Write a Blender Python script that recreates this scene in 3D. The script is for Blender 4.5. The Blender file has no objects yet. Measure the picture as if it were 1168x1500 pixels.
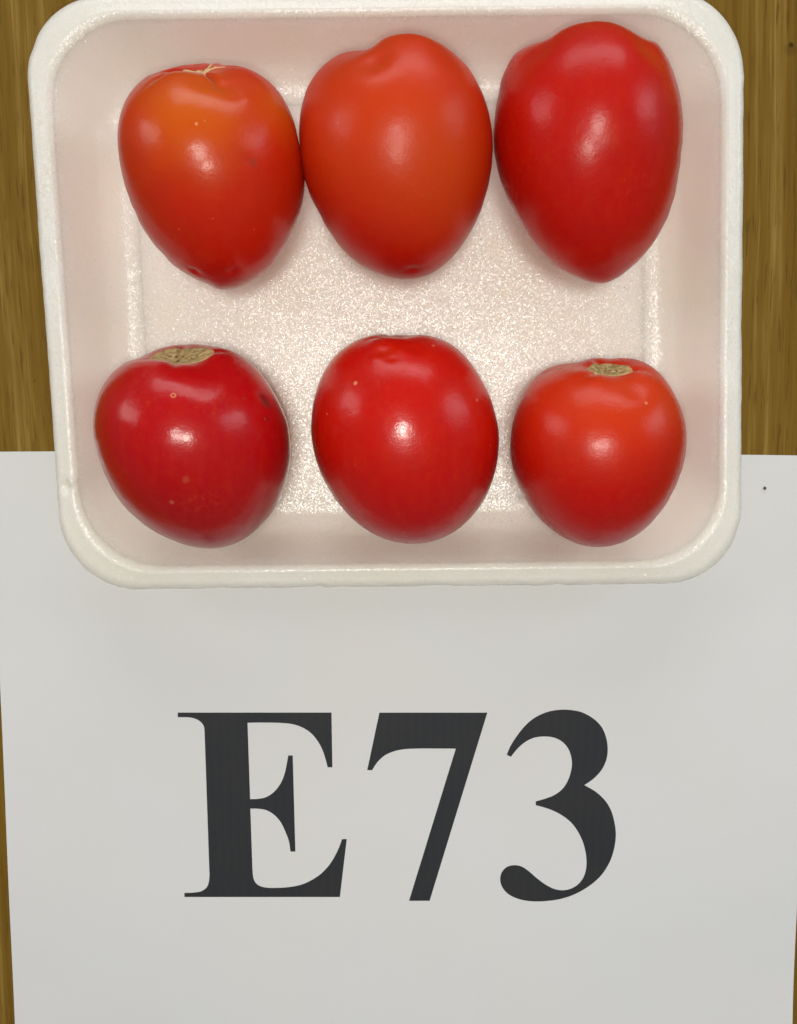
import bpy, bmesh, math, random
import numpy as np
from mathutils import Vector, noise

scene = bpy.context.scene
C = scene.collection

# ------------------------------------------------------------------ camera, world, lamps, exposure
CAM_H = 0.3185                       # a phone held about 32 cm over the table
cam_data = bpy.data.cameras.new('camera')
cam = bpy.data.objects.new('camera', cam_data); C.objects.link(cam)
cam.location = (0, 0, CAM_H)
cam.rotation_euler = (math.radians(-5.8), 0, 0)
cam_data.sensor_fit = 'HORIZONTAL'; cam_data.sensor_width = 36
cam_data.lens = 36 * 1300 / 1168
cam_data.clip_start = 0.01; cam_data.clip_end = 50
scene.camera = cam

world = bpy.data.worlds.new('World'); scene.world = world; world.use_nodes = True
bg = world.node_tree.nodes['Background']
bg.inputs['Color'].default_value = (0.97, 0.98, 1.0, 1)
bg.inputs['Strength'].default_value = 0.15

def area_lamp(name, loc, target, sx, sy, watts, colour, shape='RECTANGLE'):
    d = bpy.data.lights.new(name, 'AREA'); d.shape = shape
    d.size = sx
    if shape == 'RECTANGLE': d.size_y = sy
    d.energy = watts; d.color = colour
    o = bpy.data.objects.new(name, d); C.objects.link(o)
    o.location = loc
    o.rotation_euler = (Vector(target) - Vector(loc)).to_track_quat('-Z', 'Y').to_euler()
    return o

# daylight windows of the room: one beyond the tray, one on each side; the phone's own lamp beside the lens
area_lamp('window_light', (0.05, 1.6, 0.70), (0, 0, 0), 1.7, 0.60, 12.0, (0.98, 0.98, 1.0))
area_lamp('window_light', (1.5, 0.60, 0.70), (0, 0, 0), 0.50, 0.75, 4.6, (0.86, 0.92, 1.0))
area_lamp('window_light', (-1.5, 0.55, 0.70), (0, 0, 0), 0.50, 0.75, 4.2, (1.0, 0.97, 0.96))
area_lamp('ceiling_lamp', (0.0, -0.02, 1.75), (0, 0, 0), 0.34, 0.34, 10.5, (1.0, 0.985, 0.935), 'DISK')
area_lamp('phone_lamp', (-0.002, -0.012, 0.322), (0, 0, 0), 0.020, 0.020, 0.26, (1.0, 0.92, 0.80), 'DISK')

scene.view_settings.view_transform = 'Standard'
scene.view_settings.look = 'None'
scene.view_settings.exposure = 0.0
scene.view_settings.gamma = 1.0
scene.cycles.use_denoising = True
scene.cycles.max_bounces = 10
scene.cycles.diffuse_bounces = 6

# ------------------------------------------------------------------ helpers
def tag(o, label=None, cat=None, group=None, kind=None):
    for k, v in (('label', label), ('category', cat), ('group', group), ('kind', kind)):
        if v: o[k] = v
    return o

def mesh_obj(name, verts, faces, mat, parent=None, smooth=True, origin=(0, 0, 0)):
    me = bpy.data.meshes.new(name)
    og = np.array(origin, float)
    me.from_pydata([tuple(np.asarray(v, float) - og) for v in verts], [], faces)
    me.validate(); me.update()
    if smooth: me.polygons.foreach_set('use_smooth', [True] * len(me.polygons))
    if mat: me.materials.append(mat)
    o = bpy.data.objects.new(name, me); C.objects.link(o)
    if parent:
        o.parent = parent; o.location = Vector(origin) - parent.location
    else:
        o.location = origin
    return o

class Nodes:
    """a material and short calls for its nodes"""
    def __init__(s, name):
        s.m = bpy.data.materials.new(name); s.m.use_nodes = True
        s.t = s.m.node_tree; s.p = s.t.nodes['Principled BSDF']
        s.co = s.t.nodes.new('ShaderNodeTexCoord').outputs['Object']
    def link(s, a, b): s.t.links.new(a, b)
    def put(s, sock, v):
        if isinstance(v, bpy.types.NodeSocket): s.link(v, sock)
        else: sock.default_value = v
    def noise(s, vec, scale, detail=3, rough=0.5, out='Fac', dist=0.0):
        n = s.t.nodes.new('ShaderNodeTexNoise'); s.link(vec, n.inputs['Vector'])
        n.inputs['Scale'].default_value = scale; n.inputs['Detail'].default_value = detail
        n.inputs['Roughness'].default_value = rough; n.inputs['Distortion'].default_value = dist
        return n.outputs[out]
    def voronoi(s, vec, scale, out='Distance', feature='F1', rnd=1.0):
        n = s.t.nodes.new('ShaderNodeTexVoronoi'); n.feature = feature; s.link(vec, n.inputs['Vector'])
        n.inputs['Scale'].default_value = scale; n.inputs['Randomness'].default_value = rnd
        return n.outputs[out]
    def scaled(s, vec, sc, loc=(0, 0, 0), rot=(0, 0, 0)):
        n = s.t.nodes.new('ShaderNodeMapping'); s.link(vec, n.inputs['Vector'])
        n.inputs['Scale'].default_value = sc; n.inputs['Location'].default_value = loc; n.inputs['Rotation'].default_value = rot
        return n.outputs['Vector']
    def ramp(s, fac, stops, interp='LINEAR'):
        n = s.t.nodes.new('ShaderNodeValToRGB'); n.color_ramp.interpolation = interp; s.link(fac, n.inputs['Fac'])
        e = n.color_ramp.elements
        while len(e) < len(stops): e.new(0.5)
        for el, (p, c) in zip(e, stops): el.position = p; el.color = (*c, 1) if len(c) == 3 else c
        return n.outputs['Color']
    def rng(s, v, a, b, c, d, smooth=False):
        n = s.t.nodes.new('ShaderNodeMapRange'); s.put(n.inputs['Value'], v)
        if smooth: n.interpolation_type = 'SMOOTHSTEP'
        for k, x in zip(('From Min', 'From Max', 'To Min', 'To Max'), (a, b, c, d)): n.inputs[k].default_value = x
        return n.outputs['Result']
    def mix(s, fac, a, b, mode='MIX'):
        n = s.t.nodes.new('ShaderNodeMix'); n.data_type = 'RGBA'; n.blend_type = mode
        s.put(n.inputs['Factor'], fac)
        for k, v in ((6, a), (7, b)):
            s.put(n.inputs[k], v if isinstance(v, bpy.types.NodeSocket) else (*v, 1))
        return n.outputs[2]
    def math(s, op, a, b=0.0):
        n = s.t.nodes.new('ShaderNodeMath'); n.operation = op
        s.put(n.inputs[0], a); s.put(n.inputs[1], b); return n.outputs[0]
    def vmath(s, op, a, b=None):
        n = s.t.nodes.new('ShaderNodeVectorMath'); n.operation = op
        s.put(n.inputs[0], a)
        if b is not None: s.put(n.inputs[1], b)
        return n.outputs['Value' if op in ('DISTANCE', 'LENGTH', 'DOT_PRODUCT') else 'Vector']
    def bump(s, h, strength, dist, normal=None):
        n = s.t.nodes.new('ShaderNodeBump'); n.inputs['Strength'].default_value = strength
        n.inputs['Distance'].default_value = dist; s.link(h, n.inputs['Height'])
        if normal: s.link(normal, n.inputs['Normal'])
        return n.outputs['Normal']
    def set(s, **kw):
        for k, v in kw.items():
            k = k.replace('_', ' ')
            if isinstance(v, tuple) and len(v) == 3 and k in ('Base Color',): v = (*v, 1)
            s.put(s.p.inputs[k], v)
        return s.m
    def spot(s, col, pos, rad, colour, strength, soft, wob=None):
        """a soft stain of its own colour round a place on the body"""
        d = s.vmath('DISTANCE', wob if wob is not None else s.co, tuple(pos))
        f = s.rng(d, rad * (1 - soft), rad, strength, 0.0, True)
        return s.mix(f, col, colour)

# ------------------------------------------------------------------ materials of the setting
def wood_material():
    n = Nodes('wood_grain')
    warp = n.noise(n.scaled(n.co, (3.0, 2.2, 1)), 2.0, 2, 0.5, 'Color')
    off = n.vmath('MULTIPLY', n.vmath('SUBTRACT', warp, (0.5, 0.5, 0.5)), (0.009, 0.0, 0.0))
    v = n.vmath('ADD', n.scaled(n.co, (1, 1, 1), rot=(0, 0, math.radians(-1.2))), off)
    broad = n.noise(n.scaled(v, (1, 0.02, 1)), 55, 3, 0.55)
    mid = n.noise(n.scaled(v, (1, 0.018, 1), loc=(3, 1, 0)), 210, 4, 0.6)
    fine = n.noise(n.scaled(v, (1, 0.03, 1), loc=(7, 5, 0)), 900, 3, 0.6)
    f = n.math('ADD', n.math('MULTIPLY', broad, 0.45), n.math('MULTIPLY', mid, 0.4))
    f = n.math('ADD', f, n.math('MULTIPLY', fine, 0.22))
    col = n.ramp(f, [(0.38, (0.095, 0.050, 0.0045)), (0.47, (0.178, 0.098, 0.0120)), (0.55, (0.218, 0.126, 0.0195)), (0.64, (0.34, 0.22, 0.055))])
    pore = n.noise(n.scaled(v, (1, 0.05, 1), loc=(2, 9, 0)), 1100, 2, 0.6)
    col = n.mix(n.rng(pore, 0.58, 0.68, 0, 0.6), col, (0.095, 0.05, 0.009))
    for pos, r, k in KNOTS: col = n.spot(col, pos, r, (0.03, 0.016, 0.003), k, 0.7)
    return n.set(Base_Color=col, Roughness=n.rng(fine, 0.3, 0.7, 0.5, 0.62), Specular_IOR_Level=0.08, Normal=n.bump(f, 0.25, 0.0004))

def paper_material():
    n = Nodes('white_paper')
    fib = n.noise(n.co, 1800, 4, 0.6); cl = n.noise(n.co, 14, 2, 0.5)
    col = n.mix(n.rng(cl, 0.35, 0.65, 0, 1), (0.775, 0.772, 0.758), (0.762, 0.774, 0.775))
    col = n.mix(n.rng(fib, 0.35, 0.65, 0, 0.12), col, (0.66, 0.65, 0.63))
    sp = n.voronoi(n.co, 90); rare = n.voronoi(n.co, 90, 'Color')
    sx = n.t.nodes.new('ShaderNodeSeparateColor'); n.link(rare, sx.inputs[0])
    on = n.math('GREATER_THAN', sx.outputs[0], 0.93)
    col = n.mix(n.math('MULTIPLY', on, n.rng(sp, 0.012, 0.03, 0.22, 0)), col, (0.35, 0.31, 0.27))
    return n.set(Base_Color=col, Roughness=0.75, Specular_IOR_Level=0.25, Normal=n.bump(n.noise(n.co, 22, 2, 0.5), 0.5, 0.0012, n.bump(fib, 0.14, 0.0002)))

def ink_material():
    n = Nodes('printed_ink')
    b = n.noise(n.co, 60, 3, 0.5)
    w = n.t.nodes.new('ShaderNodeTexWave'); w.wave_type = 'BANDS'; w.bands_direction = 'X'
    n.link(n.co, w.inputs['Vector']); w.inputs['Scale'].default_value = 95; w.inputs['Distortion'].default_value = 3.0
    w2 = n.t.nodes.new('ShaderNodeTexWave'); w2.wave_type = 'BANDS'; w2.bands_direction = 'Y'
    n.link(n.co, w2.inputs['Vector']); w2.inputs['Scale'].default_value = 120; w2.inputs['Distortion'].default_value = 0.6
    col = n.mix(n.rng(b, 0.35, 0.65, 0, 1), (0.028, 0.031, 0.036), (0.033, 0.034, 0.036))
    col = n.mix(n.math('MULTIPLY', w.outputs['Fac'], 0.12), col, (0.052, 0.050, 0.052))
    col = n.mix(n.math('MULTIPLY', w2.outputs['Fac'], 0.14), col, (0.028, 0.031, 0.038))
    return n.set(Base_Color=col, Roughness=0.55, Specular_IOR_Level=0.2)

def foam_material():
    n = Nodes('white_foam')
    cl = n.noise(n.co, 30, 3, 0.5)
    col = n.mix(n.rng(cl, 0.35, 0.65, 0, 1), (0.915, 0.882, 0.77), (0.925, 0.897, 0.805))
    sp = n.voronoi(n.co, 60); rare = n.voronoi(n.co, 60, 'Color')
    sc = n.t.nodes.new('ShaderNodeSeparateColor'); n.link(rare, sc.inputs[0])
    on = n.math('GREATER_THAN', sc.outputs[0], 0.94)
    col = n.mix(n.math('MULTIPLY', on, n.rng(sp, 0.012, 0.03, 0.5, 0)), col, (0.4, 0.33, 0.26))
    # each foam cell is a small facet leaning its own way, a little paler or darker than the next
    cc = n.voronoi(n.co, 2800, 'Color')
    xyz = n.t.nodes.new('ShaderNodeSeparateXYZ'); n.link(n.co, xyz.inputs[0])
    patch = n.noise(n.co, 55, 3, 0.6)
    z = n.math('ADD', xyz.outputs[2], n.math('MULTIPLY', n.math('SUBTRACT', patch, 0.5), 0.004))
    low = n.rng(z, 0.0040, 0.0130, 0.22, 0.06, True)      # the skin is smoother where the walls were stretched
    amount = n.math('ADD', low, n.rng(z, 0.0195, 0.0235, 0.0, 0.20, True))
    s2 = n.t.nodes.new('ShaderNodeSeparateColor'); n.link(cc, s2.inputs[0])
    amount = n.math('ADD', amount, n.math('MULTIPLY', n.math('GREATER_THAN', s2.outputs[1], 0.978), 0.45))   # a stray bright cell here and there
    col = n.mix(n.math('MULTIPLY', n.rng(s2.outputs[0], 0, 1, 0, 0.30), amount), col, (0.55, 0.50, 0.42))
    tri = n.t.nodes.new('ShaderNodeCombineXYZ')
    for k in range(3): n.link(amount, tri.inputs[k])
    lean = n.vmath('MULTIPLY', n.vmath('SUBTRACT', cc, (0.5, 0.5, 0.5)), tri.outputs[0])
    soft = n.bump(n.noise(n.co, 200, 3, 0.5), 0.18, 0.0005)
    nor = n.vmath('NORMALIZE', n.vmath('ADD', soft, lean))
    return n.set(Base_Color=col, Roughness=0.25, Specular_IOR_Level=0.5, Normal=nor,
                 Subsurface_Weight=0.6, Subsurface_Radius=(1.0, 0.9, 0.75), Subsurface_Scale=0.010)

# ------------------------------------------------------------------ table top
KNOTS = [((0.1345, 0.1285, 0.0), 0.0012, 0.8), ((0.1342, 0.127, 0.0), 0.003, 0.3), ((-0.1294, 0.0145, 0), 0.0008, 0.4)]
m_wood = wood_material()
bm = bmesh.new()
bmesh.ops.create_cube(bm, size=1.0)
for v in bm.verts: v.co.x *= 1.5; v.co.y *= 1.1; v.co.z = v.co.z * 0.028 - 0.014
bmesh.ops.bevel(bm, geom=list(bm.edges), offset=0.003, segments=3, affect='EDGES')
me = bpy.data.meshes.new('tabletop'); bm.to_mesh(me); bm.free(); me.materials.append(m_wood)
table = bpy.data.objects.new('tabletop', me); C.objects.link(table)
tag(table, 'brown wood-grain tabletop under the white sheet and the foam tray', 'tabletop')

# ------------------------------------------------------------------ sheet of paper with its print
PX0, PX1, PY1, PY0 = -0.1465, 0.1502, -0.0107, -0.2400
PTHICK, PTOP = 0.00012, 0.00060
def paper_z(x, y):
    """flat under the tray and the print, a little lifted towards the free edges"""
    e = max(0.0, (abs(x - 0.002) - 0.098) / 0.05); b = max(0.0, (-0.196 - y) / 0.044)
    w = noise.noise(Vector((x * 14, y * 14, 0.3)))
    z = PTOP + 0.0006 * e * e * (0.4 + w) + 0.0009 * b * b * (0.6 + w)
    if x > 0: z += 0.004 * max(0.0, e - 0.45) ** 2 * b ** 2
    return max(z, PTHICK + 0.00015)
m_paper, m_ink = paper_material(), ink_material()
nx, ny = 90, 70
top = []
for j in range(ny + 1):
    for i in range(nx + 1):
        u, v = i / nx, j / ny
        x = PX0 + (PX1 - PX0) * u; y = PY1 + (PY0 - PY1) * v
        y += -0.0016 * (u - 0.05) * (1 - v) + 0.0004 * math.sin(u * 9) * (1 - v)
        top.append((x, y, paper_z(x, y)))
NT = len(top)
verts = top + [(x, y, z - PTHICK) for x, y, z in top]
idx = lambda i, j: j * (nx + 1) + i
faces = []
for j in range(ny):
    for i in range(nx):
        a, b, c, d = idx(i, j), idx(i + 1, j), idx(i + 1, j + 1), idx(i, j + 1)
        faces.append((a, d, c, b)); faces.append((a + NT, b + NT, c + NT, d + NT))
for i in range(nx):
    for j in (0, ny):
        a, b = idx(i, j), idx(i + 1, j)
        faces.append((a, b, b + NT, a + NT) if j == 0 else (b, a, a + NT, b + NT))
for j in range(ny):
    for i in (0, nx):
        a, b = idx(i, j), idx(i, j + 1)
        faces.append((b, a, a + NT, b + NT) if i == 0 else (a, b, b + NT, a + NT))
sheet = mesh_obj('paper_sheet', verts, faces, m_paper, smooth=False)
tag(sheet, 'white sheet of paper printed E73 in large black serif type, lying under the tray', 'paper')

GLYPHS = {   # outlines on the sheet, millimetres
    'E': [(-81.37, -106.61), (-24.7, -106.61), (-24.54, -127.48), (-26.29, -127.48), (-26.44, -126.82), (-26.58, -126.17), (-26.74, -125.5), (-26.92, -124.79), (-27.19, -123.82), (-27.48, -122.79), (-27.82, -121.75), (-28.19, -120.76), (-28.56, -119.88), (-28.97, -119.03), (-29.42, -118.21), (-29.91, -117.41), (-30.45, -116.61), (-31.04, -115.82), (-31.67, -115.08), (-32.34, -114.4), (-33.01, -113.82), (-33.72, -113.3), (-34.46, -112.83), (-35.23, -112.4), (-36.07, -111.99), (-36.94, -111.63), (-37.84, -111.32), (-38.78, -111.07), (-39.84, -110.86), (-40.93, -110.71), (-42.08, -110.62), (-43.3, -110.53), (-44.99, -110.45), (-46.82, -110.41), (-48.67, -110.4), (-50.41, -110.4), (-51.8, -110.4), (-53.12, -110.42), (-54.41, -110.45), (-55.72, -110.47), (-55.25, -139.78), (-54.48, -139.76), (-53.7, -139.75), (-52.94, -139.72), (-52.18, -139.65), (-51.43, -139.54), (-50.68, -139.41), (-49.95, -139.23), (-49.23, -138.97), (-48.46, -138.58), (-47.69, -138.1), (-46.96, -137.55), (-46.26, -136.93), (-45.56, -136.19), (-44.89, -135.35), (-44.28, -134.46), (-43.74, -133.55), (-43.29, -132.66), (-42.9, -131.73), (-42.56, -130.78), (-42.26, -129.84), (-42.0, -128.91), (-41.79, -127.97), (-41.61, -127.04), (-41.43, -126.13), (-41.28, -125.33), (-41.14, -124.54), (-41.0, -123.76), (-40.87, -122.97), (-39.18, -122.97), (-38.64, -160.19), (-40.48, -160.19), (-40.58, -159.23), (-40.67, -158.26), (-40.79, -157.3), (-40.96, -156.35), (-41.21, -155.4), (-41.51, -154.46), (-41.85, -153.53), (-42.22, -152.59), (-42.64, -151.54), (-43.09, -150.48), (-43.58, -149.44), (-44.13, -148.49), (-44.71, -147.67), (-45.34, -146.89), (-46.01, -146.19), (-46.71, -145.56), (-47.4, -145.05), (-48.12, -144.6), (-48.86, -144.23), (-49.63, -143.93), (-50.43, -143.71), (-51.27, -143.58), (-52.1, -143.51), (-52.89, -143.45), (-53.5, -143.42), (-54.09, -143.43), (-54.66, -143.44), (-55.24, -143.45), (-54.85, -167.01), (-54.8, -167.89), (-54.77, -168.8), (-54.71, -169.67), (-54.58, -170.46), (-54.42, -171.05), (-54.22, -171.59), (-53.98, -172.09), (-53.69, -172.54), (-53.35, -172.92), (-52.96, -173.25), (-52.53, -173.54), (-52.06, -173.78), (-51.47, -174.01), (-50.83, -174.18), (-50.15, -174.31), (-49.43, -174.41), (-48.51, -174.49), (-47.53, -174.51), (-46.51, -174.5), (-45.47, -174.48), (-44.34, -174.44), (-43.18, -174.37), (-42.01, -174.27), (-40.85, -174.13), (-39.68, -173.94), (-38.5, -173.72), (-37.34, -173.44), (-36.22, -173.09), (-35.18, -172.68), (-34.17, -172.22), (-33.19, -171.7), (-32.25, -171.15), (-31.38, -170.61), (-30.54, -170.04), (-29.73, -169.42), (-28.93, -168.73), (-28.05, -167.88), (-27.19, -166.94), (-26.37, -165.95), (-25.61, -164.94), (-24.95, -163.93), (-24.34, -162.87), (-23.78, -161.82), (-23.28, -160.81), (-22.89, -160.01), (-22.55, -159.22), (-22.23, -158.46), (-21.94, -157.72), (-21.72, -157.11), (-21.52, -156.51), (-21.33, -155.92), (-21.14, -155.32), (-19.37, -155.32), (-22.08, -178.08), (-80.66, -178.08), (-80.62, -176.49), (-79.76, -176.46), (-78.89, -176.45), (-78.03, -176.42), (-77.18, -176.35), (-76.4, -176.27), (-75.63, -176.17), (-74.89, -176.03), (-74.2, -175.79), (-73.63, -175.5), (-73.08, -175.14), (-72.6, -174.72), (-72.19, -174.27), (-71.9, -173.8), (-71.68, -173.29), (-71.5, -172.75), (-71.35, -172.19), (-71.23, -171.53), (-71.15, -170.84), (-71.09, -170.13), (-71.03, -169.43), (-71.65, -114.07), (-71.67, -113.56), (-71.67, -113.05), (-71.71, -112.54), (-71.8, -112.07), (-71.96, -111.62), (-72.17, -111.19), (-72.43, -110.78), (-72.73, -110.4), (-73.14, -110.01), (-73.61, -109.65), (-74.12, -109.34), (-74.64, -109.07), (-75.16, -108.86), (-75.7, -108.7), (-76.26, -108.57), (-76.89, -108.47), (-77.91, -108.38), (-79.05, -108.35), (-80.25, -108.35), (-81.42, -108.34)],
    '7': [(-7.05, -106.63), (32.75, -106.63), (11.73, -179.59), (3.97, -179.59), (21.21, -120.34), (17.04, -120.31), (12.72, -120.28), (8.71, -120.27), (5.46, -120.34), (4.18, -120.39), (3.1, -120.46), (2.12, -120.55), (1.14, -120.69), (0.23, -120.86), (-0.64, -121.06), (-1.5, -121.3), (-2.33, -121.59), (-3.12, -121.91), (-3.91, -122.26), (-4.66, -122.66), (-5.36, -123.11), (-5.96, -123.58), (-6.53, -124.1), (-7.05, -124.64), (-7.53, -125.17), (-7.9, -125.62), (-8.23, -126.07), (-8.54, -126.52), (-8.83, -126.96), (-9.09, -127.37), (-9.33, -127.77), (-9.56, -128.18), (-9.79, -128.58), (-11.61, -128.58)],
    '3': [(40.1, -122.66), (40.4, -121.88), (40.69, -121.1), (41.0, -120.32), (41.36, -119.53), (41.82, -118.65), (42.33, -117.76), (42.89, -116.86), (43.47, -115.96), (44.15, -114.95), (44.88, -113.91), (45.64, -112.9), (46.44, -111.95), (47.23, -111.1), (48.06, -110.29), (48.93, -109.54), (49.84, -108.85), (50.85, -108.19), (51.92, -107.6), (53.01, -107.07), (54.12, -106.63), (55.17, -106.28), (56.25, -106.01), (57.32, -105.81), (58.41, -105.65), (59.47, -105.55), (60.54, -105.5), (61.62, -105.5), (62.71, -105.56), (63.9, -105.68), (65.1, -105.85), (66.3, -106.1), (67.47, -106.45), (68.61, -106.92), (69.74, -107.49), (70.82, -108.14), (71.83, -108.85), (72.7, -109.54), (73.51, -110.29), (74.26, -111.09), (74.92, -111.95), (75.49, -112.89), (75.98, -113.89), (76.39, -114.93), (76.74, -115.96), (77.01, -116.95), (77.21, -117.96), (77.35, -118.97), (77.44, -119.98), (77.47, -120.99), (77.44, -122.01), (77.35, -123.02), (77.19, -124.0), (76.96, -124.94), (76.66, -125.85), (76.3, -126.74), (75.89, -127.59), (75.4, -128.43), (74.84, -129.24), (74.24, -130.02), (73.61, -130.74), (73.0, -131.36), (72.35, -131.95), (71.69, -132.49), (71.06, -132.99), (70.56, -133.36), (70.07, -133.69), (69.58, -134.01), (69.09, -134.34), (70.16, -134.95), (71.24, -135.55), (72.31, -136.17), (73.32, -136.87), (74.28, -137.63), (75.21, -138.45), (76.08, -139.32), (76.88, -140.21), (77.53, -141.07), (78.13, -141.95), (78.66, -142.87), (79.14, -143.83), (79.58, -144.91), (79.95, -146.04), (80.28, -147.2), (80.56, -148.37), (80.82, -149.6), (81.04, -150.84), (81.21, -152.11), (81.29, -153.38), (81.29, -154.74), (81.2, -156.12), (81.04, -157.5), (80.82, -158.87), (80.52, -160.26), (80.16, -161.66), (79.72, -163.03), (79.2, -164.37), (78.58, -165.69), (77.88, -166.99), (77.1, -168.24), (76.24, -169.42), (75.28, -170.55), (74.23, -171.62), (73.11, -172.63), (71.94, -173.57), (70.71, -174.48), (69.41, -175.33), (68.08, -176.11), (66.73, -176.81), (65.45, -177.4), (64.15, -177.92), (62.83, -178.37), (61.49, -178.75), (60.09, -179.08), (58.66, -179.34), (57.22, -179.53), (55.78, -179.68), (54.34, -179.79), (52.89, -179.85), (51.45, -179.85), (50.05, -179.77), (48.79, -179.64), (47.56, -179.45), (46.35, -179.19), (45.19, -178.85), (44.12, -178.44), (43.07, -177.97), (42.08, -177.43), (41.21, -176.81), (40.53, -176.19), (39.92, -175.5), (39.4, -174.78), (38.97, -174.04), (38.68, -173.36), (38.45, -172.67), (38.31, -171.97), (38.24, -171.27), (38.25, -170.56), (38.33, -169.85), (38.49, -169.15), (38.73, -168.5), (39.06, -167.9), (39.47, -167.33), (39.94, -166.81), (40.46, -166.39), (41.05, -166.06), (41.71, -165.82), (42.4, -165.65), (43.08, -165.56), (43.78, -165.54), (44.5, -165.59), (45.21, -165.72), (45.9, -165.93), (46.58, -166.23), (47.24, -166.63), (47.89, -167.09), (48.55, -167.58), (49.32, -168.21), (50.09, -168.91), (50.87, -169.64), (51.67, -170.35), (52.54, -171.07), (53.43, -171.8), (54.33, -172.49), (55.23, -173.11), (56.0, -173.6), (56.78, -174.05), (57.55, -174.45), (58.33, -174.78), (59.1, -175.03), (59.87, -175.23), (60.65, -175.36), (61.43, -175.42), (62.2, -175.41), (62.97, -175.34), (63.74, -175.19), (64.5, -174.96), (65.3, -174.62), (66.1, -174.19), (66.86, -173.68), (67.54, -173.11), (68.12, -172.51), (68.64, -171.83), (69.1, -171.11), (69.5, -170.35), (69.85, -169.49), (70.12, -168.59), (70.33, -167.64), (70.48, -166.66), (70.56, -165.56), (70.56, -164.41), (70.5, -163.24), (70.38, -162.07), (70.19, -160.81), (69.92, -159.52), (69.59, -158.25), (69.22, -157.04), (68.83, -155.96), (68.39, -154.92), (67.91, -153.91), (67.39, -152.93), (66.82, -151.97), (66.21, -151.03), (65.56, -150.13), (64.87, -149.28), (64.15, -148.53), (63.39, -147.84), (62.6, -147.18), (61.76, -146.56), (60.82, -145.93), (59.83, -145.33), (58.81, -144.79), (57.8, -144.29), (56.8, -143.86), (55.79, -143.48), (54.79, -143.14), (53.85, -142.84), (53.14, -142.63), (52.47, -142.45), (51.81, -142.28), (51.14, -142.11), (51.12, -140.66), (52.01, -140.4), (52.9, -140.14), (53.79, -139.87), (54.67, -139.58), (55.55, -139.26), (56.43, -138.94), (57.3, -138.57), (58.12, -138.13), (58.93, -137.61), (59.72, -137.03), (60.46, -136.38), (61.12, -135.69), (61.68, -134.97), (62.16, -134.19), (62.59, -133.37), (62.97, -132.54), (63.31, -131.66), (63.6, -130.75), (63.84, -129.84), (64.03, -128.94), (64.17, -128.15), (64.27, -127.37), (64.32, -126.59), (64.32, -125.8), (64.24, -124.9), (64.1, -123.99), (63.9, -123.08), (63.64, -122.21), (63.34, -121.43), (62.99, -120.66), (62.58, -119.93), (62.11, -119.26), (61.59, -118.65), (61.01, -118.08), (60.39, -117.57), (59.74, -117.12), (59.06, -116.74), (58.36, -116.43), (57.62, -116.17), (56.86, -115.96), (56.03, -115.81), (55.16, -115.72), (54.28, -115.68), (53.4, -115.69), (52.53, -115.75), (51.65, -115.85), (50.79, -116.0), (49.96, -116.23), (49.17, -116.52), (48.4, -116.88), (47.66, -117.29), (46.95, -117.75), (46.27, -118.25), (45.6, -118.81), (44.97, -119.4), (44.39, -119.98), (43.92, -120.49), (43.48, -121.02), (43.07, -121.54), (42.69, -122.03), (42.41, -122.41), (42.16, -122.76), (41.91, -123.11), (41.67, -123.47)],
}

for ch, nm in (('E', 'printed_letter'), ('7', 'printed_digit'), ('3', 'printed_digit')):
    pts = [(x / 1000, y / 1000, PTOP + 0.00005) for x, y in GLYPHS[ch]]
    if sum(a[0] * b[1] - b[0] * a[1] for a, b in zip(pts, pts[1:] + pts[:1])) < 0: pts.reverse()
    g = mesh_obj(nm, pts, [tuple(range(len(pts)))], m_ink, sheet, smooth=False)
    g['label'] = {'E': 'printed capital E', '7': 'printed figure 7', '3': 'printed figure 3'}[ch]

# ------------------------------------------------------------------ foam tray
TC = Vector((-0.00184, 0.04008)); TA, TB, TR = 0.1153, 0.0961, 0.0252
EX = Vector((math.cos(0.011), math.sin(0.011))); EY = Vector((-math.sin(0.0328), math.cos(0.0328)))
FLOOR_Z = 0.0050
def rounded(n, a, b, r):
    """n points round a rounded rectangle, the same share of them on every ring"""
    per = []
    nc = n // 8; ns = (n - 4 * nc) // 4
    for q, (sx, sy) in enumerate(((1, 1), (-1, 1), (-1, -1), (1, -1))):
        cx, cy = sx * (a - r), sy * (b - r)
        for k in range(nc):
            t = (q + k / nc) * math.pi / 2
            per.append((cx + r * math.cos(t), cy + r * math.sin(t)))
        t = (q + 1) * math.pi / 2
        p0 = (cx + r * math.cos(t), cy + r * math.sin(t))
        sx2, sy2 = ((-1, 1), (-1, -1), (1, -1), (1, 1))[q]
        c2 = (sx2 * (a - r), sy2 * (b - r)); p1 = (c2[0] + r * math.cos(t), c2[1] + r * math.sin(t))
        for k in range(ns):
            f = k / ns; per.append((p0[0] + (p1[0] - p0[0]) * f, p0[1] + (p1[1] - p0[1]) * f))
    return per
NP = 1200
PROFILE = [(36, 0.80), (31, 0.80), (28.5, 1.3), (25, 3.4), (15, 11.0), (7, 16.6), (4.2, 17.5), (1.8, 17.6), (0.6, 17.7), (0.05, 18.2), (0, 19.0), (0.25, 20.5),
           (0.85, 22.1), (1.9, 23.3), (3.0, 23.95), (4.4, 24.3), (5.7, 24.75), (6.6, 25.05), (7.6, 24.75), (8.8, 23.7), (10.4, 21.4), (12.5, 17.6), (15.0, 13.2), (17.6, 9.4),
           (20.6, 6.9), (23.2, 5.6), (25.6, 5.12), (28.5, 5.0), (33, 5.0)]
RIM_END, WALL_END = 19, 27          # where the rim turns into the side wall, and that into the floor
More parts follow.
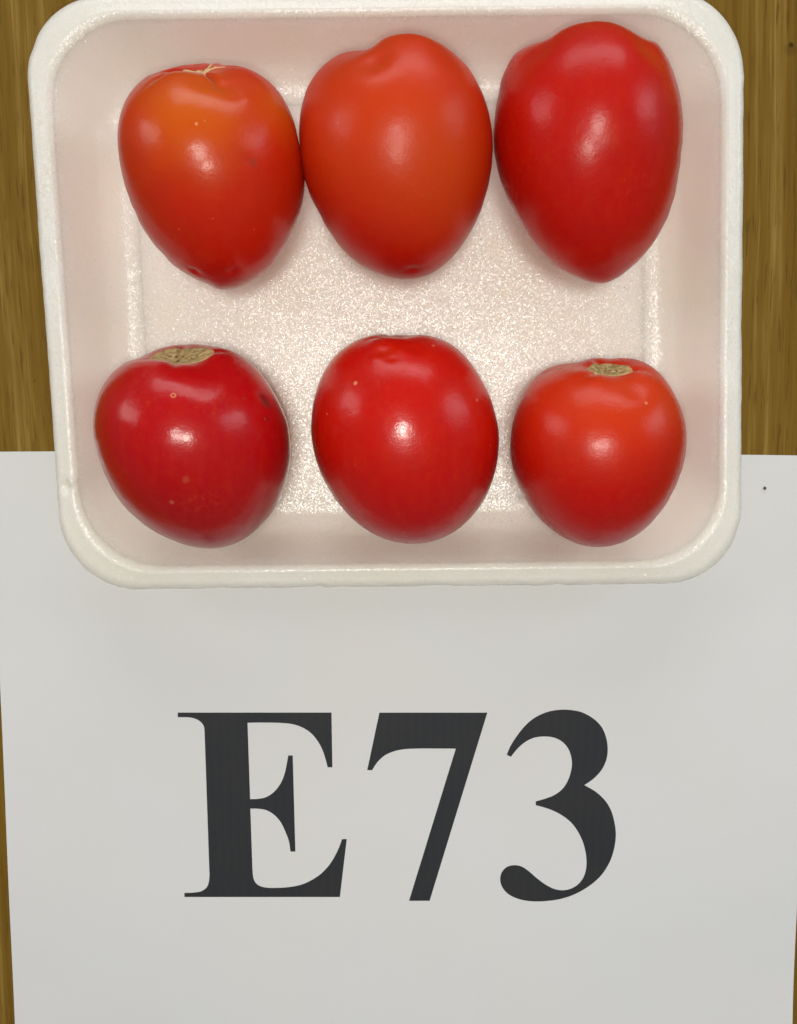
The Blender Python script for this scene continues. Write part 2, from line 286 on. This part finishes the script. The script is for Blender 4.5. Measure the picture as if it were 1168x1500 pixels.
def dense(prof, k=4):
    out, mark = [], {}
    for i in range(len(prof) - 1):
        p0 = prof[max(i - 1, 0)]; p1 = prof[i]; p2 = prof[i + 1]; p3 = prof[min(i + 2, len(prof) - 1)]
        mark[i] = len(out)
        for s in range(k):
            t = s / k
            out.append(tuple(b + 0.5 * t * (c - a + t * (2 * a - 5 * b + 4 * c - d + t * (3 * (b - c) + d - a))) for a, b, c, d in zip(p0, p1, p2, p3)))
    mark[len(prof) - 1] = len(out); out.append(prof[-1])
    return out, mark
prof, mark = dense(PROFILE)
# chips and torn bits of the rim edge: (x, y) on the tray, how far pushed in, how wide (metres)
NICKS = [((-0.0245, -0.0553), -0.0007, 0.0012), ((-0.0268, -0.0553), 0.0005, 0.002), ((0.012, -0.0547), 0.0004, 0.005), ((0.047, -0.0545), -0.0004, 0.0016), ((0.054, -0.0545), 0.0005, 0.002), ((-0.060, -0.0558), 0.0003, 0.004),
         ((0.1105, 0.110), -0.0005, 0.002), ((-0.1137, -0.0225), 0.0004, 0.0015), ((-0.1175, 0.120), 0.0004, 0.003), ((0.1135, -0.037), 0.0005, 0.002)]
DENTS = [((-0.1105, -0.0215), 0.0016, 0.0016), ((-0.1080, -0.0195), -0.0007, 0.0012), ((-0.100, 0.10), 0.0006, 0.004), ((0.106, -0.030), 0.0004, 0.003), ((0.105, 0.02), 0.0004, 0.006), ((-0.1105, 0.05), 0.0004, 0.006)]
rings = []
for ins, z in prof:
    d = ins / 1000
    ring = []
    base = rounded(NP, TA - d, TB - d, TR + 0.10 * d + (0.004 if d > 0.02 else 0.0) * min(1, (d - 0.02) / 0.008 if d > 0.02 else 0))
    for k, (x, y) in enumerate(base):
        p = TC + EX * x + EY * y
        out = (EX * x / TA ** 2 + EY * y / TB ** 2).normalized()
        w = math.exp(-(d / 0.006) ** 2)
        q = Vector((p.x, p.y, z * 0.002))
        rag = 2.2 if p.y < -0.045 else 1.0          # the near edge was cut less cleanly
        off = w * (0.00030 * noise.noise(q * 45) + 0.00013 * rag * noise.noise(q * 240) + 0.00007 * (rag - 1) * noise.noise(q * 700))
        zz = z / 1000 + (0.00030 * noise.noise(Vector((p.x * 30, p.y * 30, 4.0))) + 0.00010 * noise.noise(Vector((p.x * 160, p.y * 160, 2.0)))) * min(1, z / 20)
        if d < 0.004:
            edge = TC + EX * (x / (TA - d) * TA) + EY * (y / (TB - d) * TB)
            for (cx, cy), amp, wid in NICKS:
                g = math.exp(-(((edge.x - cx) ** 2 + (edge.y - cy) ** 2) / wid ** 2)); off -= amp * g * (1 - d / 0.004)
        for (cx, cy), amp, wid in DENTS:
            g = math.exp(-(((p.x - cx) ** 2 + (p.y - cy) ** 2) / wid ** 2))
            if z > 6: zz -= amp * g
        p = p + out * off
        ring.append((p.x, p.y, max(zz, 0.00075)))
    rings.append(ring)
m_rim = m_wall = m_floor = foam_material()
tray = bpy.data.objects.new('foam_tray', None); C.objects.link(tray); tray.location = (TC.x, TC.y, 0.0008)
tray.empty_display_size = 0.02
tag(tray, 'white foam food tray with rounded corners holding six red tomatoes', 'tray')
def band(name, r0, r1, mat, cap=None, undercap=False):
    vs = [v for r in rings[r0:r1 + 1] for v in r]; fs = []
    for i in range(r1 - r0):
        for k in range(NP):
            a, b = i * NP + k, i * NP + (k + 1) % NP
            fs.append((a, b, b + NP, a + NP))
    if undercap: fs.append(tuple(reversed(range(NP))))
    if cap:
        last = (r1 - r0) * NP
        prev = [last + k for k in range(NP)]
        cx, cy = TC
        for f in cap:
            st = len(vs)
            for k in range(NP):
                x, y, z = vs[last + k]
                vs.append((cx + (x - cx) * f, cy + (y - cy) * f, FLOOR_Z + 0.00012 * noise.noise(Vector((x * 40 * f, y * 40 * f, 1)))))
            cur = list(range(st, st + NP))
            for k in range(NP): fs.append((prev[k], prev[(k + 1) % NP], cur[(k + 1) % NP], cur[k]))
            prev = cur
        vs.append((cx, cy, FLOOR_Z)); ce = len(vs) - 1
        for k in range(NP): fs.append((prev[k], prev[(k + 1) % NP], ce))
    return mesh_obj(name, vs, fs, mat, tray)
band('rim', 0, mark[RIM_END], m_rim, undercap=True)
band('side_wall', mark[RIM_END], mark[WALL_END], m_wall)
band('floor', mark[WALL_END], len(prof) - 1, m_floor, cap=(0.85, 0.6, 0.35, 0.12))

# ------------------------------------------------------------------ tomatoes
# ---- tomato shape: a lobed, dimpled body of revolution, turned, then widened by its outline factors
def tomato_points(P, th, ph, lift=0.0):
    """world positions of the skin at polar angle th from the stem end and turn ph (arrays)"""
    th = np.asarray(th, float); ph = np.asarray(ph, float)
    s = np.sin(th); c = np.cos(th)
    R, L = P['R'], P['L']
    up = np.clip(c, 0, 1); dn = np.clip(-c, 0, 1)
    rho = R * s ** P.get('pw', 0.9) * (1 + P.get('taper', 0.0) * c)
    lob = 0
    for k, a, f in P['lobes']:
        lob = lob + a * np.cos(k * ph + f)
    rho = rho * (1 + lob * (0.25 + 0.75 * up))
    q = rho / R
    z = L * c
    for k, a, f in P.get('shoulder', ()):
        z = z + up ** 0.5 * a * L * np.cos(k * ph + f) * np.exp(-((q - 0.5) / 0.28) ** 2)
    z = z - up ** 0.3 * P['dimple'] * L * np.exp(-(q / P.get('dw', 0.3)) ** 2)
    for k, a, f in P.get('folds', ()):          # creases running into the stem cavity
        z = z - up * a * L * np.clip(np.cos(k * ph + f), 0, 1) ** 6 * np.exp(-((q - 0.25) / 0.22) ** 2)
    z = z - dn * P.get('tip', 0.0) * L * np.exp(-(q / 0.22) ** 2)
    v = np.stack([rho * np.cos(ph), rho * np.sin(ph), z], -1)
    for t0, p0, amp, wid in P.get('dents', ()):  # small dents and bumps, angles on the body
        d = np.array([np.sin(t0) * np.cos(p0), np.sin(t0) * np.sin(p0), np.cos(t0)])
        u = np.stack([s * np.cos(ph), s * np.sin(ph), c], -1)
        g = np.exp(-(np.arccos(np.clip(u @ d, -1, 1)) / wid) ** 2)
        v = v * (1 - amp * g)[..., None]
    if lift:
        v = v * (1 + lift / np.linalg.norm(v, axis=-1, keepdims=True))
    w = v @ np.array(P['axes'])                  # rows of axes: local x, y, z in the world
    B = np.array(P['plane']); a = w @ B[0]; b = w @ B[1]; n = w @ B[2]
    S = np.array(P['outline']); m = len(S)
    t = (np.arctan2(b, a) / (2 * np.pi) % 1.0) * m
    i = np.floor(t).astype(int) % m; fr = t - np.floor(t)
    p0, p1, p2, p3 = S[(i - 1) % m], S[i], S[(i + 1) % m], S[(i + 2) % m]
    k = p1 + 0.5 * fr * (p2 - p0 + fr * (2 * p0 - 5 * p1 + 4 * p2 - p3 + fr * (3 * (p1 - p2) + p3 - p0)))
    q0, q1 = np.array([S[np.arange(j, j + 9) % m].mean() for j in range(-4, m - 4)]), n / R
    e0 = q0[i] + (q0[(i + 1) % m] - q0[i]) * fr
    f = np.clip((0.50 - q1) / 0.45, 0, 1); f = f * f * (3 - 2 * f)
    k = e0 + (k - e0) * f                        # fine notches only round the rear, the near side stays full
    f = np.clip(np.hypot(a, b) / (0.85 * R), 0, 1); f = f * f * (3 - 2 * f)
    k = S.mean() + (k - S.mean()) * f            # full outline only towards the flanks
    w = (a * k)[..., None] * B[0] + (b * k)[..., None] * B[1] + n[..., None] * B[2]
    return w + np.array(P['loc'])

TOMATOES = {
    1: {'R': 0.02994, 'L': 0.02934, 'axes': [[0.98043, 0.08356, -0.17825], [-0.19683, 0.43164, -0.88031], [0.00338, 0.89817, 0.43964]], 'plane': [[0.98103, 0.04986, -0.18734], [0.0, 0.96635, 0.25721], [0.19386, -0.25233, 0.94802]], 'outline': [0.95776, 0.93762, 0.91641, 0.90214, 0.90408, 0.93054, 0.95348, 0.98012, 1.00128, 1.01999, 1.03408, 1.05293, 1.07073, 1.09132, 1.11273, 1.08217, 1.05554, 1.04259, 1.03858, 1.0499, 1.05957, 1.04191, 1.01094, 0.97907, 0.94718, 0.9219, 0.90198, 0.88211, 0.87255, 0.868, 0.86719, 0.86983, 0.87002, 0.87765, 0.88055, 0.89935, 0.91206, 0.92272, 0.93842, 0.95006, 0.9823, 1.00691, 1.02957, 1.05791, 1.08729, 1.13364, 1.14238, 1.13823, 1.12181, 1.10396, 1.08524, 1.06402, 1.0427, 1.02796, 1.01236, 1.00279, 0.99152, 0.98468, 0.97696, 0.96882], 'loc': [-0.05814, 0.07568, 0.03418], 'taper': 0.12, 'pw': 0.8, 'dimple': 0.08, 'dw': 0.26, 'tip': 0.04, 'lobes': [[2, 0.02, 0.5], [3, 0.02, 1], [5, 0.012, 2]], 'shoulder': [[3, 0.03, 0.4]], 'folds': [[5, 0.06, 0.1]], 'dents': [[2.46632, 4.30398, 0.022, 0.055], [2.38203, 4.86947, 0.014, 0.06], [1.24419, 5.08938, 0.006, 0.06], [0.42242, 5.1208, 0.02, 0.09], [0.56992, 5.15221, 0.012, 0.08], [0.63313, 5.27788, -0.008, 0.08], [0.40135, 4.7438, 0.015, 0.1]], 'spots': [[0.71742, 4.52389, 22, 'orange', 0.8, 1], [0.8017, 5.74911, 12, 'orange', 0.6, 1], [1.26527, 5.15221, 1.6, 'scar', 0.35, 0.5], [0.88599, 4.61814, 0.6, 'pale', 0.8, 0.5]]},
    2: {'R': 0.03037, 'L': 0.03158, 'axes': [[0.99619, 0.08447, 0.02163], [0.00352, 0.2089, -0.97793], [-0.08712, 0.97428, 0.20781]], 'plane': [[1.0, 0.00071, -0.00246], [-0.0, 0.96105, 0.27636], [0.00256, -0.27636, 0.96105]], 'outline': [0.98213, 0.98502, 0.98629, 0.98716, 0.99175, 0.99546, 1.00124, 1.00977, 1.02485, 1.03465, 1.04435, 1.04551, 1.0236, 1.00164, 1.01561, 1.07284, 1.11286, 1.06457, 1.02613, 0.99547, 0.98587, 0.98877, 0.99784, 1.00197, 1.00097, 0.98947, 0.97822, 0.9656, 0.95715, 0.94835, 0.94908, 0.94655, 0.95215, 0.95463, 0.95751, 0.95646, 0.96065, 0.98331, 0.99765, 1.02288, 1.04548, 1.06815, 1.09093, 1.10884, 1.12128, 1.12785, 1.13695, 1.14887, 1.15136, 1.13615, 1.11392, 1.08957, 1.06391, 1.04817, 1.03172, 1.01979, 1.00487, 0.99835, 0.98986, 0.98811], 'loc': [-0.00076, 0.08143, 0.03533], 'taper': 0.06, 'pw': 0.92, 'dimple': 0.14, 'dw': 0.3, 'tip': 0.03, 'lobes': [[2, 0.01, 0.5], [3, 0.035, 3.14], [4, 0.01, 2]], 'shoulder': [[3, 0.05, 3.14]], 'dents': [[2.80346, 4.86947, 0.014, 0.06], [2.6981, 5.05796, -0.004, 0.06], [0.71742, 4.52389, 0.05, 0.15]], 'spots': [[1.01241, 4.64956, 30, 'amber', 0.65, 1], [1.85526, 5.15221, 26, 'orange', 0.28, 1], [1.39169, 4.36681, 30, 'amber', 0.5, 1], [2.76131, 4.96372, 1.5, 'scar', 0.4, 0.6]]},
    3: {'R': 0.03038, 'L': 0.03464, 'axes': [[0.98091, -0.05451, 0.18665], [0.19255, 0.13873, -0.97143], [0.02706, 0.98883, 0.14658]], 'plane': [[0.98091, -0.05451, 0.18665], [0.0, 0.9599, 0.28035], [-0.19444, -0.275, 0.94158]], 'outline': [0.90309, 0.90267, 0.89803, 0.89924, 0.89997, 0.90865, 0.91875, 0.93358, 0.95495, 0.97811, 0.99939, 0.98478, 0.99434, 1.01449, 1.03113, 1.04099, 1.04043, 1.03862, 1.02004, 0.99416, 1.02277, 1.05194, 1.07057, 1.05431, 1.03414, 1.00266, 0.98775, 0.97222, 0.96494, 0.95814, 0.95058, 0.93853, 0.93175, 0.92551, 0.91602, 0.91467, 0.90363, 0.91139, 0.92405, 0.93262, 0.95058, 0.96927, 0.99211, 1.01261, 1.01017, 1.02509, 1.0923, 1.14589, 1.15029, 1.13066, 1.11479, 1.0929, 1.07468, 1.04994, 1.03073, 1.00288, 0.98193, 0.95367, 0.932, 0.91988], 'loc': [0.05853, 0.08278, 0.03508], 'taper': 0.1, 'pw': 0.95, 'dimple': 0.1, 'dw': 0.3, 'tip': 0.05, 'lobes': [[2, 0.01, 0.5], [3, 0.02, -1.57]], 'shoulder': [[3, 0.012, -1.57]], 'dents': [[0.75956, 5.43496, 0.02, 0.14], [0.8017, 4.02124, 0.02, 0.16]], 'spots': [[0.8017, 5.46637, 7, 'amber', 0.5, 1], [1.11777, 5.65487, 6, 'amber', 0.4, 1], [1.56026, 4.86947, 6, 'amber', 0.25, 1]]},
    4: {'R': 0.03064, 'L': 0.03064, 'axes': [[0.96678, 0.11568, -0.22794], [-0.2512, 0.26482, -0.93101], [-0.04733, 0.95733, 0.28508]], 'plane': [[0.97404, -0.00619, -0.2263], [-0.0, 0.99963, -0.02736], [0.22638, 0.02665, 0.97367]], 'outline': [1.02083, 1.00808, 0.99734, 0.98177, 0.96026, 0.94898, 0.9408, 0.94955, 0.96164, 0.96837, 0.97429, 0.98187, 0.99647, 1.02526, 1.05124, 1.06409, 1.06417, 1.05174, 1.03528, 1.01507, 1.00617, 1.01796, 1.01274, 1.00136, 0.98843, 0.97674, 0.96587, 0.95727, 0.94817, 0.93869, 0.92815, 0.92483, 0.91948, 0.92229, 0.92224, 0.92591, 0.92948, 0.93116, 0.93318, 0.93529, 0.94362, 0.95213, 0.96469, 0.97953, 1.00497, 1.02939, 1.05274, 1.07343, 1.08689, 1.09265, 1.09094, 1.08447, 1.07983, 1.07957, 1.07539, 1.06778, 1.05926, 1.05052, 1.04225, 1.03267], 'loc': [-0.06588, -0.00776, 0.03513], 'taper': 0.1, 'pw': 0.8, 'dimple': 0.15, 'dw': 0.3, 'tip': 0.03, 'lobes': [[2, 0.01, 0.5], [3, 0.02, 0.3], [5, 0.006, 2]], 'shoulder': [[2, 0.03, -0.9], [3, 0.02, 0.3]], 'folds': [[4, 0.02, 0.6]], 'dents': [[0.99134, 5.7177, 0.01, 0.08], [1.18098, 5.62345, 0.005, 0.05], [0.71742, 4.96372, 0.005, 0.1], [0.67527, 5.30929, -0.006, 0.1], [0.56992, 4.58673, -0.004, 0.1]], 'spots': [[0.73849, 4.58673, 1.0, 'pale', 0.55, 0.4], [0.73849, 4.58673, 0.45, 'crimson', 1, 0.4], [1.01241, 5.7177, 3.4, 'blemish', 0.75, 0.8], [1.18098, 5.62345, 1.1, 'blemish', 0.5, 0.5], [0.88599, 5.43496, 0.5, 'scar', 0.8, 0.4], [1.83418, 4.42965, 1.0, 'pale', 0.25, 0.7], [1.58133, 4.61814, 1.6, 'pale', 0.12, 0.8]]},
    5: {'R': 0.02847, 'L': 0.03075, 'axes': [[0.99754, 0.06988, 0.00589], [-0.00255, 0.12019, -0.99275], [-0.07008, 0.99029, 0.12007]], 'plane': [[0.99997, 0.00014, 0.00722], [0.0, 0.99982, -0.0188], [-0.00722, 0.0188, 0.9998]], 'outline': [1.04916, 1.04007, 1.02416, 1.01028, 1.00413, 0.99589, 0.98784, 0.99057, 0.99701, 1.0097, 1.02272, 1.03792, 1.05282, 1.07057, 1.08929, 1.08616, 1.0908, 1.10911, 1.11721, 1.11403, 1.10568, 1.09547, 1.08555, 1.06989, 1.05798, 1.04945, 1.04296, 1.04002, 1.03716, 1.03841, 1.0373, 1.03242, 1.03038, 1.02589, 1.02217, 1.01628, 1.01116, 1.01197, 1.01022, 1.01429, 1.0191, 1.028, 1.03988, 1.05425, 1.06864, 1.07858, 1.0869, 1.0939, 1.09699, 1.09485, 1.09189, 1.08691, 1.08398, 1.08421, 1.08341, 1.07734, 1.07243, 1.06621, 1.06156, 1.05403], 'loc': [0.00206, -0.00536, 0.03353], 'taper': 0.06, 'pw': 0.82, 'dimple': 0.06, 'dw': 0.24, 'tip': 0.02, 'lobes': [[2, 0.01, 0.5], [3, 0.015, 0.8], [5, 0.006, 2]], 'shoulder': [[3, 0.015, 0.8]], 'folds': [[3, 0.02, 0.7]], 'dents': [[0.52778, 4.46106, 0.02, 0.07], [0.63313, 4.58673, 0.01, 0.05], [0.6542, 4.36681, -0.006, 0.06], [0.52778, 4.77522, -0.006, 0.06], [0.46456, 4.96372, 0.01, 0.07]], 'spots': [[0.44349, 3.23584, 10, 'orange', 0.5, 1], [0.59099, 4.52389, 5, 'amber', 0.18, 1], [0.90706, 4.17832, 0.8, 'pale', 0.7, 0.5], [1.20205, 3.80133, 0.4, 'pale', 0.5, 0.5], [1.15991, 5.65487, 0.6, 'pale', 0.4, 0.5], [0.44349, 5.43496, 0.7, 'pale', 0.4, 0.5]]},
    6: {'R': 0.02755, 'L': 0.02838, 'axes': [[0.97033, -0.09705, 0.22144], [0.24163, 0.35812, -0.90187], [0.00823, 0.92862, 0.37094]], 'plane': [[0.97568, 0.00746, 0.21908], [0.0, 0.99942, -0.03402], [-0.21921, 0.03319, 0.97511]], 'outline': [0.95183, 0.95242, 0.95732, 0.96302, 0.96622, 0.97223, 0.97916, 0.99741, 1.02455, 1.05618, 1.08621, 1.10298, 1.097, 1.06772, 1.02904, 1.02046, 1.01605, 0.99786, 1.02091, 1.05433, 1.07857, 1.08857, 1.08669, 1.07656, 1.06359, 1.05424, 1.04598, 1.03746, 1.02872, 1.026, 1.0223, 1.01888, 1.01375, 1.00608, 1.00084, 0.99357, 0.99332, 0.99602, 0.99947, 1.00557, 1.01198, 1.02481, 1.03954, 1.05189, 1.06099, 1.06445, 1.06234, 1.05391, 1.0414, 1.026, 1.01049, 0.99488, 0.97897, 0.96967, 0.96019, 0.95064, 0.94982, 0.94615, 0.94911, 0.95022], 'loc': [0.06423, -0.00972, 0.0328], 'taper': 0.05, 'pw': 0.84, 'dimple': 0.1, 'dw': 0.26, 'tip': 0.02, 'lobes': [[2, 0.015, 0.5], [3, 0.02, 0.4], [5, 0.006, 2]], 'shoulder': [[3, 0.022, 0.4]], 'folds': [[3, 0.02, 0.2]], 'dents': [[0.48564, 5.30929, 0.012, 0.12], [0.61206, 2.98451, 0.015, 0.12]], 'spots': [[0.46456, 4.86947, 24, 'amber', 0.6, 1], [0.63313, 5.81195, 12, 'amber', 0.5, 1], [0.27492, 3.51858, 0.9, 'pale', 0.5, 0.5], [0.63313, 5.40354, 0.7, 'pale', 0.5, 0.5]]},
}
# stem scars: kind, half-angle on the body, arms, phase
SCARS = {1: ('star', 0.15, 5, 0.4), 4: ('disc', 0.21, 0, 0.6), 6: ('disc', 0.165, 0, 0.9)}
CRUMBS = [((0.13139, -0.02367), 0.00055, 'tiny dark speck on the white paper to the right of the tray')]

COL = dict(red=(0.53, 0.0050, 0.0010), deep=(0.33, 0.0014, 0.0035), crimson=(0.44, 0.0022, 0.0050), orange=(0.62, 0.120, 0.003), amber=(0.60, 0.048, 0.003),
           vermilion=(0.58, 0.022, 0.0022), scar=(0.19, 0.05, 0.03), blemish=(0.11, 0.012, 0.012), pale=(0.75, 0.33, 0.16))
# body colour at the blossom end, in the middle, at the shoulders; near-row blossom ends, riper red, also darkened with painted shade
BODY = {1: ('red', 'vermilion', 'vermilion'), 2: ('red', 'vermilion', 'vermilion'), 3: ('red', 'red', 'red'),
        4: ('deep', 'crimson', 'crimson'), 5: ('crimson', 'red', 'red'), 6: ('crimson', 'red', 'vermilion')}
ROUGH = {1: (0.42, 0.22), 2: (0.46, 0.31), 3: (0.44, 0.26), 4: (0.34, 0.18), 5: (0.36, 0.22), 6: (0.42, 0.25)}
COAT = {1: 0.62, 2: 0.56, 3: 0.62, 4: 0.72, 5: 0.68, 6: 0.64}

def tomato_material(i, P, base):
    n = Nodes('tomato_skin')
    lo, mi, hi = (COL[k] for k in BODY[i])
    B = np.array(P['axes']); c = np.array(P['loc']) - base
    h = n.vmath('DOT_PRODUCT', n.vmath('SUBTRACT', n.co, tuple(c)), tuple(B[2]))
    cloud = n.noise(n.co, 45, 3, 0.55); fine = n.noise(n.co, 420, 3, 0.6)
    hh = n.math('ADD', n.math('DIVIDE', h, P['L']), n.math('MULTIPLY', n.math('SUBTRACT', cloud, 0.5), 0.9))
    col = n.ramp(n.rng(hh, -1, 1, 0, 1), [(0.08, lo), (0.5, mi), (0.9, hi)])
    col = n.mix(n.rng(cloud, 0.42, 0.7, 0, 0.30), col, COL['deep'])
    wob = n.vmath('ADD', n.co, n.vmath('MULTIPLY', n.vmath('SUBTRACT', n.noise(n.co, 70, 2, 0.5, 'Color'), (0.5, 0.5, 0.5)), (0.010, 0.010, 0.010)))
    wob_small = n.vmath('ADD', n.co, n.vmath('MULTIPLY', n.vmath('SUBTRACT', n.noise(n.co, 700, 2, 0.5, 'Color'), (0.5, 0.5, 0.5)), (0.0016, 0.0016, 0.0016)))
    for th, ph, rad, key, k, soft in P['spots']:
        pos = tomato_points(P, np.array([th]), np.array([ph]))[0] - base
        col = n.spot(col, pos, rad / 1000 * (1.25 if rad > 3 else 1), COL[key], k, soft, wob if rad > 3 else (wob_small if rad > 1.2 else None))
    # scattered tiny corky dots
    dv = n.voronoi(n.co, 190); dc = n.voronoi(n.co, 190, 'Color')
    sc = n.t.nodes.new('ShaderNodeSeparateColor'); n.link(dc, sc.inputs[0])
    on = n.math('GREATER_THAN', sc.outputs[0], 0.90)
    col = n.mix(n.math('MULTIPLY', on, n.rng(dv, 0.03, 0.075, 0.30, 0)), col, COL['pale'])
    col = n.mix(n.rng(fine, 0.4, 0.75, 0, 0.10), col, COL['amber'])
    streak = n.noise(n.scaled(n.co, (1, 0.12, 1)), 330, 3, 0.6)       # faint lines from stem to tip
    col = n.mix(n.rng(streak, 0.48, 0.72, 0, 0.09), col, COL['amber'])
    scuff = n.math('MULTIPLY', n.rng(n.noise(n.co, 60, 2, 0.5), 0.56, 0.68, 0, 1, True), n.rng(n.noise(n.co, 700, 3, 0.7), 0.5, 0.7, 0, 0.05 if i == 4 else 0.03))
    col = n.mix(scuff, col, COL['pale'])
    peel = n.noise(n.co, 1500, 2, 0.5)
    r0, r1 = ROUGH[i]
    nor = n.bump(n.noise(n.co, 110, 3, 0.5), 0.24, 0.0010, n.bump(peel, 0.22, 0.00014))
    return n.set(Base_Color=col, Roughness=n.rng(cloud, 0.35, 0.65, r0 - 0.03, r0 + 0.05), Specular_IOR_Level=0.10, Normal=nor,
                 Coat_Weight=COAT[i], Coat_Roughness=n.rng(cloud, 0.35, 0.65, r1 - 0.03, r1 + 0.07), Coat_IOR=1.40, Coat_Normal=nor,
                 Subsurface_Weight=0.18, Subsurface_Radius=(1.0, 0.12, 0.05), Subsurface_Scale=0.006)

def cork_material(pale, mid, rad):
    """corky scar: tan, a paler ring at its edge, dark pits towards the middle"""
    n = Nodes('cork_scar')
    a = n.noise(n.co, 650, 3, 0.6); b = n.noise(n.co, 420, 3, 0.6)
    col = n.ramp(a, [(0.30, (0.24, 0.16, 0.055)), (0.5, (0.44, 0.32, 0.135)), (0.70, (0.58, 0.46, 0.23))])
    if pale:
        col = n.mix(0.75, col, (0.78, 0.50, 0.26))
    else:
        d = n.math('ADD', n.math('DIVIDE', n.vmath('DISTANCE', n.co, tuple(mid)), rad), n.math('MULTIPLY', n.math('SUBTRACT', b, 0.5), 0.5))
        col = n.mix(n.rng(d, 0.80, 1.0, 0, 0.55, True), col, (0.55, 0.33, 0.15))
        pit = n.math('MULTIPLY', n.rng(n.noise(n.co, 800, 2, 0.5), 0.54, 0.62, 0, 1, True), n.rng(d, 0.35, 0.75, 0.9, 0.15, True))
        col = n.mix(pit, col, (0.085, 0.055, 0.018))
    return n.set(Base_Color=col, Roughness=0.85, Specular_IOR_Level=0.2, Normal=n.bump(a, 0.6, 0.0005))

def skin_mesh(P, rows, cols, th_max=math.pi):
    th = np.linspace(0, th_max, rows + 1)[1:]
    if th_max > 3: th = th[:-1]
    T, PH = np.meshgrid(th, np.linspace(0, 2 * math.pi, cols, endpoint=False), indexing='ij')
    return T, PH
def grid_faces(nr, nc, first=1):
    fs = [(0, first + k, first + (k + 1) % nc) for k in range(nc)]
    for r in range(nr - 1):
        for k in range(nc):
            a = first + r * nc + k; b = first + r * nc + (k + 1) % nc
            fs.append((a, a + nc, b + nc, b))
    return fs

LABELS = {
    1: 'orange-red tomato with a yellowish patch and a small pale star at its stem end',
    2: 'plain orange-red tomato with a notched two-lobed top, between two other long tomatoes',
    3: 'longest bright red tomato with a pointed lower tip, touching the two-lobed orange-red one',
    4: 'dark crimson tomato with a wide corky stem hollow and a ring-shaped blemish',
    5: 'round red tomato with a puckered top, between the two tomatoes with corky stem scars',
    6: 'smallest tomato, orange-tinged red with a tan oval stem scar on top'}
for i in sorted(TOMATOES):
    P = TOMATOES[i]
    base = np.array([P['loc'][0], P['loc'][1], 0.0052])
    T, PH = skin_mesh(P, 150, 200)
    V = tomato_points(P, T, PH).reshape(-1, 3)
    V0 = tomato_points(P, np.array([1e-4]), np.array([0.0])); V1 = tomato_points(P, np.array([math.pi - 1e-4]), np.array([0.0]))
    verts = np.concatenate([V0, V, V1])
    nr, nc = T.shape
    fs = grid_faces(nr, nc); last = len(verts) - 1; s = 1 + (nr - 1) * nc
    fs += [(last, s + (k + 1) % nc, s + k) for k in range(nc)]
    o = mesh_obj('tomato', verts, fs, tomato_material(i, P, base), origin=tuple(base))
    tag(o, LABELS[i], 'tomato', 'six tomatoes laid in the foam tray')
    sc = SCARS.get(i)
    if sc:
        kind, r0, arms, wob = sc
        rnd = random.Random(i)
        cols, rows = 120, 14
        ph = np.linspace(0, 2 * math.pi, cols, endpoint=False)
        if kind == 'star':
            edge = r0 * (0.30 + 0.70 * np.clip(np.cos(arms * ph * 0.5 + wob) ** 2, 0, 1) ** 4)
        else:
            edge = r0 * (1 + 0.10 * np.cos(2 * ph + wob) + 0.05 * np.cos(3 * ph + 1) + 0.02 * np.cos(7 * ph + wob * 3) + 0.012 * np.cos(17 * ph))
        tt = np.linspace(0, 1, rows + 1)[1:, None] * edge[None, :]
        PHs = np.broadcast_to(ph, tt.shape)
        A = tomato_points(P, tt, PHs)
        # raised along the skin's own outward direction, sinking into it at its edge
        e = 1e-3
        d1 = tomato_points(P, tt + e, PHs) - A; d2 = tomato_points(P, tt, PHs + e) - A
        nrm = np.cross(d1, d2); nrm /= np.maximum(np.linalg.norm(nrm, axis=-1, keepdims=True), 1e-12)
        h = np.full(tt.shape, 0.00022); h[-1] = -0.0002; h[-2] = 0.00015
        for a in range(rows):
            for b in range(cols):
                h[a, b] += 0.00030 * noise.noise(Vector(A[a, b] * 700)) * (0 if a >= rows - 2 else 1)
        A = (A + nrm * h[..., None]).reshape(-1, 3)
        A0 = tomato_points(P, np.array([1e-4]), np.array([0.0])) + nrm[0].mean(0) * 0.0005
        mesh_obj('stem_scar', np.concatenate([A0, A]), grid_faces(rows, cols), cork_material(kind == 'star', A0[0] - base, float(np.linalg.norm(A[-cols:] - A0, axis=1).mean())), o, origin=tuple(base))

# ------------------------------------------------------------------ crumbs of dirt on the sheet
def crumb_material():
    n = Nodes('crumb'); a = n.noise(n.co, 3000, 3, 0.6)
    return n.set(Base_Color=n.mix(a, (0.06, 0.03, 0.025), (0.20, 0.11, 0.08)), Roughness=0.85)
m_crumb = crumb_material()
for (x, y), r, lab in CRUMBS:
    bm = bmesh.new(); bmesh.ops.create_icosphere(bm, subdivisions=2, radius=r)
    for v in bm.verts:
        v.co *= 1 + 0.45 * noise.noise(v.co * (1.4 / r) + Vector((x * 900, 0, 0))); v.co.z = v.co.z * 0.6
    lo = min(v.co.z for v in bm.verts)
    for v in bm.verts: v.co.z -= lo
    me = bpy.data.meshes.new('crumb'); bm.to_mesh(me); bm.free(); me.materials.append(m_crumb)
    o = bpy.data.objects.new('crumb', me); C.objects.link(o); o.location = (x, y, paper_z(x, y) + 0.0001)
    tag(o, lab, 'crumb')
